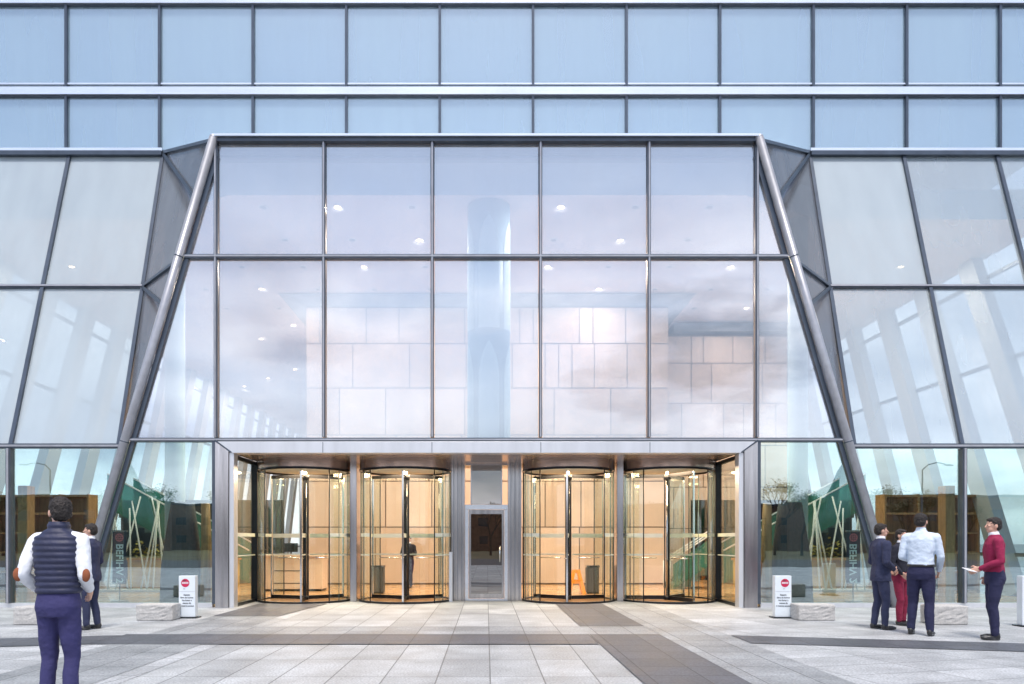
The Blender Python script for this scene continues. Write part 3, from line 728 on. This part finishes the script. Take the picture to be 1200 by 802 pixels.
for s, side in ((-1, 'left'), (1, 'right')):
    # charcoal tapered fabric-clad pier
    r = MB(); X = s*7.22
    r.loft([(X, 17.4, .016, .50, .25), (X, 17.4, .9, .46, .24), (X+s*-.01, 17.4, 1.8, .34, .2), (X+s*-.02, 17.4, 2.38, .26, .16)], p=3.2)
    tag(r.build('tapered_pier', 'charcoal'), f'dark charcoal tapered pier behind the {side} flank glass, beside the white sign post', 'pier')
    r = MB(); X2 = s*6.62
    r.loft([(X2, 17.3, .016, .12, .12), (X2+s*-.02, 17.3, 1.2, .11, .12), (X2, 17.3, 2.36, .09, .1)], p=3)
    tag(r.build('timber_post', 'timber'), f'rough brown timber post behind the glass at the {side} side of the steel portal', 'post')
    # cluster of white leaning poles
    r = tag(empty('pole_sculpture', (s*9.6, 21.2, .016)), f'cluster of thin white leaning poles behind the {side} flank glass', 'sculpture')
    rnd = random.Random(11)
    for i, (x, lx, h) in enumerate(((-1.1, .5, 2.7), (-.75, -.25, 2.4), (-.3, .22, 2.6), (-.05, -.05, 2.45), (.25, -.35, 2.6), (.55, .12, 2.4), (1.0, -.55, 2.75), (.8, .3, 2.3), (-1.3, -.1, 2.5), (-.5, .6, 2.75), (.1, .45, 2.6), (.4, -.6, 2.5), (1.25, -.2, 2.6), (-.9, .1, 2.65))):
        b = MB(); b.tube((s*(x), rnd.uniform(-.3, .3), 0), (s*(x+lx), rnd.uniform(-.2, .2), h), .026, .022, n=8); b.build('pole', 'white', r)
    b = MB(); b.box(-1.5, 1.5, -.4, .4, -.001, .06); b.build('base', 'granite', r)
    # ochre planter wall and timber rail
    r = tag(empty('planter_wall', (s*9.6, 23.2, .016)), f'low ochre wall with a timber top at the {side}, behind the leaning poles', 'low wall')
    b = MB(); b.box(-1.7, 1.7, -.1, .3, 0, .85); b.build('wall', 'ochre', r, bevel=.01)
    b = MB(); b.box(-1.75, 1.75, -.15, .35, .852, .92); b.build('top_rail', 'timber', r)
    b = MB()
    for i in range(420):
        x, y, z = rnd.uniform(-1.6, 1.6), rnd.uniform(-.1, .3), .92+abs(rnd.gauss(0, .22)); a = rnd.uniform(0, 6.28); q = .07
        u = Vector((math.cos(a), math.sin(a), rnd.uniform(-.6, .6)))*q; v = Vector((-math.sin(a), math.cos(a), rnd.uniform(.2, 1)))*q*.6; c = Vector((x, y, z)); b.quad([c-u, c-v, c+u, c+v])
    b.build('planting', M.setdefault('ochre_leaf', pbr('ochre_leaf', (.30, .26, .05), .7, 0, .5, 2)), r)
    # banner
    r = tag(empty('banner', (s*(at(140, 640, 17.0).x*-1), 17.0, .016)), f'tall navy pull-up banner with white vertical lettering behind the {side} flank glass', 'banner')
    b = MB(); b.box(-.16, .16, -.006, .006, .5, 1.66); b.build('sheet', 'banner', r)
    b = MB(); b.box(-.18, .18, -.02, .02, 1.66, 1.70); b.box(-.18, .18, -.06, .06, .0, .06); b.box(-.012, .012, .008, .02, .06, 1.66); b.box(-.16, .16, -.008, .008, .46, .5); b.build('stand', 'steel', r)
    text_mesh('BEFIHV 2', .235, 'white_print', r, (0.0, -.010, .93), (R(90), R(90), 0) if s < 0 else (R(90), R(-90), 0), mirror=(s > 0), bold=.004)
    b = MB(); b.tube((0, -.0075, 1.53), (0, -.0095, 1.53), .095, n=28); b.mi = 1
    for k in range(8):
        a = k*math.pi/4; b.tube((.055*math.cos(a), -.0105, 1.53+.055*math.sin(a)), (.055*math.cos(a), -.012, 1.53+.055*math.sin(a)), .016, n=10)
    b.tube((0, -.0105, 1.53), (0, -.012, 1.53), .022, n=12)
    b.build('emblem', ['pinkish', 'banner'], r)

# timber framed posts inside the outer wings
for s, side in ((-1, 'left'), (1, 'right')):
    for k, X in enumerate((10.75,) if s > 0 else (10.75,)):
        r = MB(); r.box(s*X-.11, s*X+.11, 17.0, 17.3, .016, 2.75); tag(r.build('timber_post', 'timber', bevel=.01), f'square timber post behind the outermost {side} ground floor pane', 'post')
for s, side in ((-1, 'left'), (1, 'right')):  # shelving put inside to imitate the brown of reflected brick
    r = tag(empty('timber_rack', (s*12.6, 21.0, .016)), f'timber shelving with dark gaps inside the far {side} ground floor bay', 'shelving')
    b = MB()
    for z in (.0, .55, 1.1, 1.65, 2.2, 2.7): b.box(-1.3, 1.3, -.25, .25, z, z+.06)
    b.build('shelf', 'timber', r)
    b = MB(); b.box(-1.3, 1.3, .251, .28, 0, 2.76); b.build('back_board', 'timber', r)
    b = MB()
    for x in (-1.34, -.4, .5, 1.3): b.box(x, x+.05, -.26, .25, 0, 2.78)
    b.build('upright', 'timber', r)

# ------------------------------------------------------------------ plaza furniture
def stone(x, y, wx, wy, h, rz, label):
    b = MB(); b.box(-wx/2, wx/2, -wy/2, wy/2, 0, h)
    bmesh.ops.subdivide_edges(b.bm, edges=b.bm.edges[:], cuts=7, use_grid_fill=True)
    rnd = random.Random(int(x*10))
    for v in b.bm.verts: v.co += Vector((rnd.gauss(0, .004), rnd.gauss(0, .004), rnd.gauss(0, .004) if v.co.z > .01 else 0))
    o = b.build('stone_block', 'granite', bevel=.0); o.location = (x*y/(y-.22), y, .006); o.rotation_euler = (0, 0, rz)
    m = o.modifiers.new('b', 'BEVEL'); m.width = .02; m.limit_method = 'ANGLE'; m.angle_limit = R(50); m.segments = 2
    tag(o, label, 'stone block', 'rough granite blocks on the plaza')
def gp(px, py): Y = F*CH/(py-635); return ((px-570)/F*Y, Y)
x, y = gp(186, 728); stone(x, y+.22, .66, .42, .29, .03, 'rough granite block beside the left white sign post')
x, y = gp(952, 728); stone(x, y+.22, .66, .42, .29, -.03, 'rough granite block beside the right white sign post')
x, y = gp(46, 733); stone(x, y+.22, .66, .42, .31, .05, 'rough granite block half hidden by the man in the quilted vest')
x, y = gp(1106, 733); stone(x, y+.22, .60, .42, .33, -.05, 'rough granite block behind the men at the right')

TXT = ['Espacio', 'libre de humos', 'No fumar a', 'menos de', '5 metros acceso']
def sign_post(px, py, label, s):
    x, y = gp(px, py)
    r = tag(empty('sign_post', (x, y, .006)), label, 'sign', 'white no smoking sign posts on the plaza')
    b = MB(); b.box(-.155, .155, 0, .14, .02, .80); b.build('sign_body', 'sign_white', r, bevel=.008)
    b = MB(); b.box(-.20, .20, -.05, .19, 0, .019); b.build('base_plate', 'dark', r)
    b = MB(); b.box(-.15, .15, -.002, -.0005, .50, .504); b.build('divider', 'tube', r)
    cxs = -.03*s*-1
    b = MB(); b.tube((cxs, -.001, .665), (cxs, -.004, .665), .078, n=32); b.mi = 1; b.box(cxs-.06, cxs+.06, -.006, -.0045, .65, .682)
    b.mi = 2; b.box(cxs-.045, cxs+.01, -.0055, -.0045, .70, .716)
    b.build('prohibition_symbol', ['sign_red', 'white_print', 'ink'], r)
    text_mesh('NO FUMAR', .020, 'sign_red', r, (cxs, -.0075, .666), (R(90), 0, 0), ext=.0005, bold=.0004)
    text_mesh('zona', .02, 'ink', r, (cxs-.02, -.003, .555), (R(90), 0, 0), ext=.001)
    for k, t in enumerate(TXT): text_mesh(t, .040, 'ink', r, (0, -.003, .44-.052*k), (R(90), 0, 0), ext=.001, bold=.0006)
sign_post(219, 725, 'white sign post with a red roundel left of the entrance', -1)
sign_post(918, 725, 'white sign post with a red roundel right of the entrance', 1)
x, y = gp(1209, 735)
r = tag(empty('sign_post', (x, y, .006)), 'white sign post cut off by the right edge of the picture', 'sign')
b = MB(); b.box(-.155, .155, 0, .14, .02, .86); b.build('sign_body', 'sign_white', r, bevel=.008)
b = MB(); b.box(-.20, .20, -.05, .19, 0, .019); b.build('base_plate', 'dark', r)

# ------------------------------------------------------------------ people
def finish(mb, name, m, parent, voxel, disp=0, ds=.06, smooth=4):
    o = mb.build(name, m, parent, recalc=True)
    r = o.modifiers.new('remesh', 'REMESH'); r.mode = 'VOXEL'; r.voxel_size = voxel; r.use_smooth_shade = True
    s = o.modifiers.new('smooth', 'SMOOTH'); s.iterations = smooth; s.factor = .6
    if disp:
        tx = bpy.data.textures.new('folds', 'CLOUDS'); tx.noise_scale = ds; tx.noise_depth = 2
        d = o.modifiers.new('folds', 'DISPLACE'); d.texture = tx; d.strength = disp; d.mid_level = .5; d.texture_coords = 'LOCAL'
    return o
V = Vector
def hand(mb, wr, d, nrm, side, curl=.5, k=1.0):
    """wr wrist point, d pointing direction, nrm palm normal, side: +1 thumb on the d x nrm side"""
    d = V(d).normalized(); nrm = V(nrm); nrm = (nrm-d*nrm.dot(d)).normalized(); w_ = d.cross(nrm)*side
    for q in range(5):
        f = q/4-.5
        mb.limb([(wr+w_*f*.045*k, .017*k), (wr+d*.085*k+w_*f*.064*k, .0135*k)], 8)
    for q, ln in enumerate((.066, .078, .074, .058)):
        f = .5-q/3
        b0 = wr+d*.085*k+w_*f*.066*k
        d1 = (d*math.cos(curl*.7)+nrm*math.sin(curl*.7)+w_*f*.12).normalized(); d2 = (d*math.cos(curl*1.8)+nrm*math.sin(curl*1.8)).normalized()
        b1 = b0+d1*ln*.55*k; mb.limb([(b0, .0095*k), (b1, .0088*k), (b1+d2*ln*.5*k, .0075*k)], 8)
    t0 = wr+d*.02*k+w_*.03*k; t1 = t0+(d*.6+w_*.75+nrm*.25).normalized()*.045*k; mb.limb([(t0, .013*k), (t1, .0115*k), (t1+(d+nrm*.4).normalized()*.035*k, .009*k)], 8)

def person(x, y, rz, H, label, top, topm, legm, armsL, armsR, head=0, stance=None, lean=0, hairlong=False, cuffs=None, belly=0, handcurl=.6, look=0, build=1.0):
    """faces local +Y. armsL/armsR: (elbow, wrist) for the figure's left(-x) and right(+x) side, at 1.75 m scale"""
    k = H/1.75; r = tag(empty('person', (x, y, .006), rz), label, 'person'); r.scale = (k, k, k)
    st = stance or ((-.10, .02), (.11, -.02))
    # --- body, one continuous mesh
    b = MB()
    b.loft([(0, 0, .86, .13, .10), (0, 0, .98, .13, .10), (0, 0, 1.10, .12, .09), (0, .01, 1.30, .15, .10), (0, 0, 1.42, .13, .08), (0, -.005, 1.48, .06, .055)])
    b.limb([(V((0, -.01, 1.44)), .06), (V((0, .005, 1.55)), .052)])
    hm = Matrix.Rotation(head, 3, 'Z'); hc = V((0, .015, 1.635))
    hp = lambda v: hc+hm @ V(v)
    b.ball(hp((0, -.012, .015)), .075, .092, .098, 18, 14, hm); b.ball(hp((0, .028, -.045)), .054, .058, .062, 14, 10, hm)
    b.ball(hp((0, .055, -.082)), .026, .022, .02, 10, 8, hm)
    b.limb([(hp((0, .080, .012)), .009), (hp((0, .100, -.022)), .014)], 8)
    for s in (-1, 1):
        b.ball(hp((s*.077, -.008, -.012)), .010, .020, .032, 10, 8, hm); b.ball(hp((s*.03, .068, -.005)), .022, .022, .018, 8, 6, hm)
    for side, (el, wr) in ((-1, armsL), (1, armsR)):
        el, wr = V(el), V(wr); sh = V((side*.178*build, 0, 1.405))
        b.limb([(V((side*.10, 0, 1.42)), .05), (sh, .048), (el, .036), (wr, .024)])
        d = (wr-el).normalized(); nrm = V((-side, .15, -.1)); thumb = 1 if d.cross(nrm).y > 0 else -1
        hand(b, wr+d*.012, d, nrm, thumb, handcurl)
    for (side, (fx, fy)) in zip((-1, 1), st):
        hip = V((side*.085, 0, .88)); an = V((fx, fy, .09)); kn = (hip+an)/2+V((0, .035, .01)); b.limb([(hip, .066), (kn, .040), (an, .030)])
    finish(b, 'body', 'skin', r, .0062, smooth=3)
    # eyes and mouth
    for s in (-1, 1):
        b = MB(); b.ball(hp((s*.03, .085, .004)), .011, .007, .006, 10, 8, hm); b.build('eye', 'eye', r)
    b = MB(); b.ball(hp((0, .086, -.052)), .021, .008, .006, 10, 8, hm); b.build('mouth', 'lip', r)
    # hair
    b = MB(); b.ball(hp((0, -.022, .034)), .083, .092, .090, 18, 14, hm)
    b.ball(hp((0, -.045, -.005)), .078, .070, .075, 16, 12, hm)
    b.ball(hp((0, .035, .078)), .06, .045, .028, 12, 8, hm)
    if hairlong:
        b.ball(hp((0, -.05, -.07)), .085, .06, .13, 14, 10, hm)
    finish(b, 'hair', 'hair', r, .007, .024, .014, 1)
    # trousers
    b = MB(); a = .018*build
    b.loft([(0, -.005, .80, .155*build, .118), (0, -.012, .88, .172*build, .13), (0, -.005, .96, .162*build, .118+belly*.4), (0, 0, 1.045, .150*build, .108+belly*.5)], p=2.4)
    for (side, (fx, fy)) in zip((-1, 1), st):
        hip = V((side*.083*build, -.004, .84)); an = V((fx, fy-.005, .075)); kn = (hip+an)/2+V((0, .035, .01))
        cal = kn.lerp(an, .35)+V((0, -.012, 0)); b.limb([(hip, .094*build), (hip.lerp(kn, .5), .083*build), (kn, .064*build), (cal, .062*build), (an+V((0, .0, .02)), .052)])
    finish(b, 'trousers', legm, r, .010, .016, .10, 3)
    # shoes
    for (side, (fx, fy)) in zip((-1, 1), st):
        b = MB(); b.ball((fx, fy-.02, .055), .040, .055, .052); b.ball((fx+side*.005, fy+.075, .038), .044, .085, .034); b.ball((fx+side*.008, fy+.12, .032), .042, .06, .028)
        b.limb([(V((fx, fy-.045, .018)), .016), (V((fx+side*.01, fy+.14, .018)), .016)], 8); b.ball((fx+side*.005, fy+.05, .012), .045, .125, .012)
        finish(b, 'shoe', 'shoe', r, .008, smooth=3)
    # top
    b = MB(); e = 0
    hem = .80 if top == 'jacket' else (.97 if top == 'sweater' else 1.0)
    fl = 1.13 if top == 'jacket' else 1.0
    rr = [(0, 0, hem, .165*build*fl, (.122+belly)*fl)]
    if top == 'jacket': rr.append((0, 0, .92, .172*build*1.04, .13*1.05))
    rr += [(0, .004, 1.05, .158*build, .118+belly), (0, .004, 1.15, .160*build, .118+belly*.8), (0, .004, 1.27, .178*build, .128), (0, 0, 1.37, .180*build, .122), (0, -.004, 1.43, .155*build, .100), (0, -.006, 1.475, .095, .078), (0, -.004, 1.51, .066, .062)]
    b.loft(rr, p=2.5)
    for side, (el, wr) in ((-1, armsL), (1, armsR)):
        el, wr = V(el), V(wr); sh = V((side*.180*build, 0, 1.400)); we = el.lerp(wr, .97 if top != 'vest' else .93)
        th = 1.15 if top == 'jacket' else 1.0
        b.limb([(V((side*.11, 0, 1.415)), .066), (sh, .066*th), (sh.lerp(el, .5), .057*th), (el, .050*th), (el.lerp(we, .5), .047*th), (we, .037*th)])
    main = {'vest': 'white_shirt'}.get(top, topm)
    finish(b, 'jacket' if top == 'jacket' else 'shirt' if top in ('vest', 'tucked') else 'sweater', main, r, .009, .020, .08, 3)
    if top in ('jacket', 'sweater', 'tucked'):
        b = MB(); b.tube((0, .0, 1.485), (0, .008, 1.545), .072, .061, n=20, cap=True)
        b.build('collar', 'white_shirt' if top != 'tucked' else topm, r, bevel=.004)
    if top == 'jacket':
        b = MB(); b.slab([(-.045, .118, 1.44), (.045, .118, 1.44), (.012, .140, 1.20), (-.012, .140, 1.20)], (0, 1, 0), .03); b.build('shirt_front', 'white_shirt', r)
        b = MB(); b.slab([(-.016, .138, 1.47), (.016, .138, 1.47), (.02, .157, 1.19), (-.02, .157, 1.19)], (0, 1, 0), .016); b.build('tie', 'tie', r)
    if top == 'vest':
        b = MB(); rr = []; n = 60
        prof = [(.985, .168, .128), (1.05, .168, .128), (1.15, .170, .130), (1.27, .186, .138), (1.37, .192, .134), (1.43, .178, .116), (1.475, .110, .094), (1.50, .080, .080), (1.555, .070, .074)]
        for i in range(n+1):
            z = .985+(1.555-.985)*i/n
            for (za, xa, ya), (zc, xc, yc) in zip(prof[:-1], prof[1:]):
                if z <= zc+1e-6: q = (z-za)/(zc-za); px_, py_ = xa+(xc-xa)*q, ya+(yc-ya)*q; break
            bulge = .011*abs(math.sin(math.pi*(z-.985)/.047)) - .003
            rr.append((0, 0, z, (px_+bulge)*build, py_+bulge))
        b.loft(rr, n=40, p=2.5); o = b.build('quilted_vest', topm, r)
        for side, (el, wr) in ((-1, armsL), (1, armsR)):
            el, wr = V(el), V(wr); b = MB(); outv = V((side*.6, -.8, 0)).normalized()
            b.ball(el+outv*.026, .036, .030, .054, 14, 10, Matrix.Rotation(-side*.5, 3, 'Z')); b.build('elbow_patch', 'patch', r)
    if top == 'tucked':
        b = MB(); b.loft([(0, 0, .985, .168*build, .122+belly), (0, 0, 1.02, .166*build, .121+belly)], p=2.5); b.build('belt', 'shoe', r)
    return r

# man in quilted vest, back to us
person(-3.54, 6.08, R(4), 1.81, 'man in a quilted navy vest and white shirt with tan elbow patches, seen from behind', 'vest', 'navy_vest', 'indigo',
       ((-.240, -.09, 1.14), (-.18, .13, .98)), ((.228, -.06, 1.13), (.17, .14, 1.0)), head=R(38), stance=((-.105, .02), (.10, -.01)), build=.95)
person(-6.52, 12.1, R(90), 1.74, 'man in a navy suit at the left standing in profile, facing left', 'jacket', 'navy_suit', 'navy_suit',
       ((-.23, -.03, 1.12), (-.08, .17, 1.00)), ((.23, -.03, 1.12), (.08, .17, .98)), head=R(12), stance=((-.09, .03), (.10, -.05)))
person(6.50, 12.1, R(-90), 1.74, 'man in a navy suit at the right facing the group, hands held low in front', 'jacket', 'navy_suit', 'navy_suit',
       ((-.23, -.03, 1.12), (-.08, .17, .98)), ((.23, -.03, 1.12), (.08, .17, 1.00)), head=R(-8), stance=((-.10, -.05), (.09, .03)))
person(7.20, 12.75, R(-150), 1.66, 'person in black top and maroon trousers half hidden behind the man in light blue shirt', 'sweater', 'black_top', 'maroon_trouser',
       ((-.24, -.02, 1.12), (-.17, .12, .95)), ((.24, -.02, 1.12), (.17, .12, .95)), stance=((-.08, .0), (.09, .03)))
person(6.72, 11.35, R(-40), 1.88, 'man in a light blue shirt and navy trousers seen from behind at the right', 'tucked', 'blue_shirt', 'navy_trouser',
       ((-.24, -.03, 1.13), (-.15, .19, 1.06)), ((.245, .02, 1.13), (.20, .17, .93)), head=R(-10), stance=((-.13, .03), (.12, -.04)), build=1.04, belly=.01)
person(7.50, 10.84, R(70), 1.80, 'man in a maroon sweater and navy trousers at the far right, facing left', 'sweater', 'maroon', 'navy_trouser',
       ((-.24, -.02, 1.13), (-.15, .21, 1.02)), ((.24, -.06, 1.13), (.17, .04, .90)), head=R(12), stance=((-.10, .02), (.10, -.03)))
person(-2.42, 22.9, R(170), 1.62, 'person in dark clothes standing inside the lobby behind the second revolving door', 'sweater', 'black_top', 'navy_trouser',
       ((-.25, .05, 1.14), (-.06, .2, 1.1)), ((.25, .05, 1.14), (.06, .2, 1.1)), stance=((-.07, .0), (.07, .03)))
# paper in the hand of the man in maroon
b = MB(); b.slab([(-.09, -.06, -.01), (.09, -.06, 0), (.09, .06, .01), (-.09, .06, 0)], (0, .1, 1), .008)
o = b.build('paper_sheet', 'paper'); o.location = (7.50-.40, 10.84-.06, 1.035); o.rotation_euler = (R(15), R(12), R(20)); tag(o, 'folded white paper held by the man in the maroon sweater', 'paper')

# ------------------------------------------------------------------ across the plaza, seen only as reflections
def tree(x, y, h, seed, label):
    rnd = random.Random(seed); r = tag(empty('plane_tree', (x, y, 0)), label, 'tree', 'thin autumn trees across the plaza')
    b = MB(); tips = []
    def grow(p, d, ln, rad, lv):
        e = p+d*ln; b.tube(p, e, rad, rad*.65, n=6, cap=False)
        if lv == 0: tips.append(e); return
        for i in range(3 if lv > 1 else 4):
            nd = (d+V((rnd.uniform(-1, 1), rnd.uniform(-1, 1), rnd.uniform(-.2, .7)))*.65).normalized(); grow(e, nd, ln*rnd.uniform(.6, .8), rad*.6, lv-1)
    grow(V((0, 0, 0)), V((0, 0, 1)), h*.34, h*.022, 4); b.build('trunk', 'bark', r)
    b = MB()
    for t in tips:
        for i in range(9):
            c = t+V((rnd.gauss(0, .3), rnd.gauss(0, .3), rnd.gauss(0, .25))); a = rnd.uniform(0, 6.28); u = V((math.cos(a), math.sin(a), rnd.uniform(-.5, .5)))*.09; v = V((-math.sin(a), math.cos(a), rnd.uniform(-1, 1)))*.07; b.quad([c-u, c-v, c+u, c+v])
    b.build('crown', 'leaf', r); return r
T0 = tree(-34, -42, 7.0, 1, 'thin autumn tree across the plaza'); T1_ = tree(30, -44, 7.5, 2, 'thin autumn tree across the plaza')
rnd = random.Random(4)
for i in range(30):
    X = -74+i*5.0+rnd.uniform(-2, 2); c = copy_tree(T0 if i % 2 else T1_); c.location = (X, rnd.uniform(-52, -38), 0); s = rnd.uniform(.7, 1.05); c.scale = (s, s, s); c.rotation_euler = (0, 0, rnd.uniform(0, 6))
def block(x0, x1, y0, y1, h, label, m='brick'):
    r = tag(empty('brick_building', ((x0+x1)/2, y1, 0)), label, 'building'); wd = x1-x0
    b = MB(); b.box(-wd/2, wd/2, y0-y1, 0, 0, h); b.build('wall', m, r)
    b = MB(); b.box(-wd/2-.3, wd/2+.3, y0-y1-.3, .3, h, h+.3); b.build('roof', 'charcoal', r)
    x = -wd/2+2
    while x < wd/2-2:
        z = 1.2
        while z < h-1.5:
            b = MB(); b.box(x, x+1.5, -.02, .05, z, z+1.3); b.build('window', 'brickwin', r); z += 3
        x += 4.2
block(-100, -48, -80, -62, 7.2, 'long red brick building across the plaza to the left')
block(46, 95, -80, -62, 7.2, 'long red brick building across the plaza to the right')
block(-62, 60, -105, -90, 7.5, 'low brick building across the plaza in the middle')
def lamp(x, y, s):
    r = tag(empty('street_lamp', (x, y, 0)), 'grey curved street lamp across the plaza', 'street lamp', 'street lamps across the plaza')
    b = MB(); b.tube((0, 0, 0), (0, 0, 7.5), .09, .06, n=10); p = [V((0, 0, 7.5)), V((s*.5, 0, 8.0)), V((s*1.3, 0, 8.15)), V((s*2.0, 0, 8.0))]
    for a, c in zip(p[:-1], p[1:]): b.tube(a, c, .05, n=8)
    b.build('post', 'mullion', r); b = MB(); b.ball((s*2.3, 0, 7.95), .45, .16, .09); b.build('lamp_head', 'mullion', r)
lamp(-37, -30, -1); lamp(37, -30, 1)
for s, side in ((-1, 'left'), (1, 'right')):
    b = MB(); b.loft([(s*33, -38, 0, 1.8, .8), (s*33.5, -38, 5, 1.4, .6), (s*34.3, -38, 8.3, .6, .3), (s*34.9, -38, 10.2, .05, .05)], p=2.2)
    tag(b.build('spire_sculpture', 'mullion'), f'pointed grey spire sculpture across the plaza on the {side}', 'sculpture')
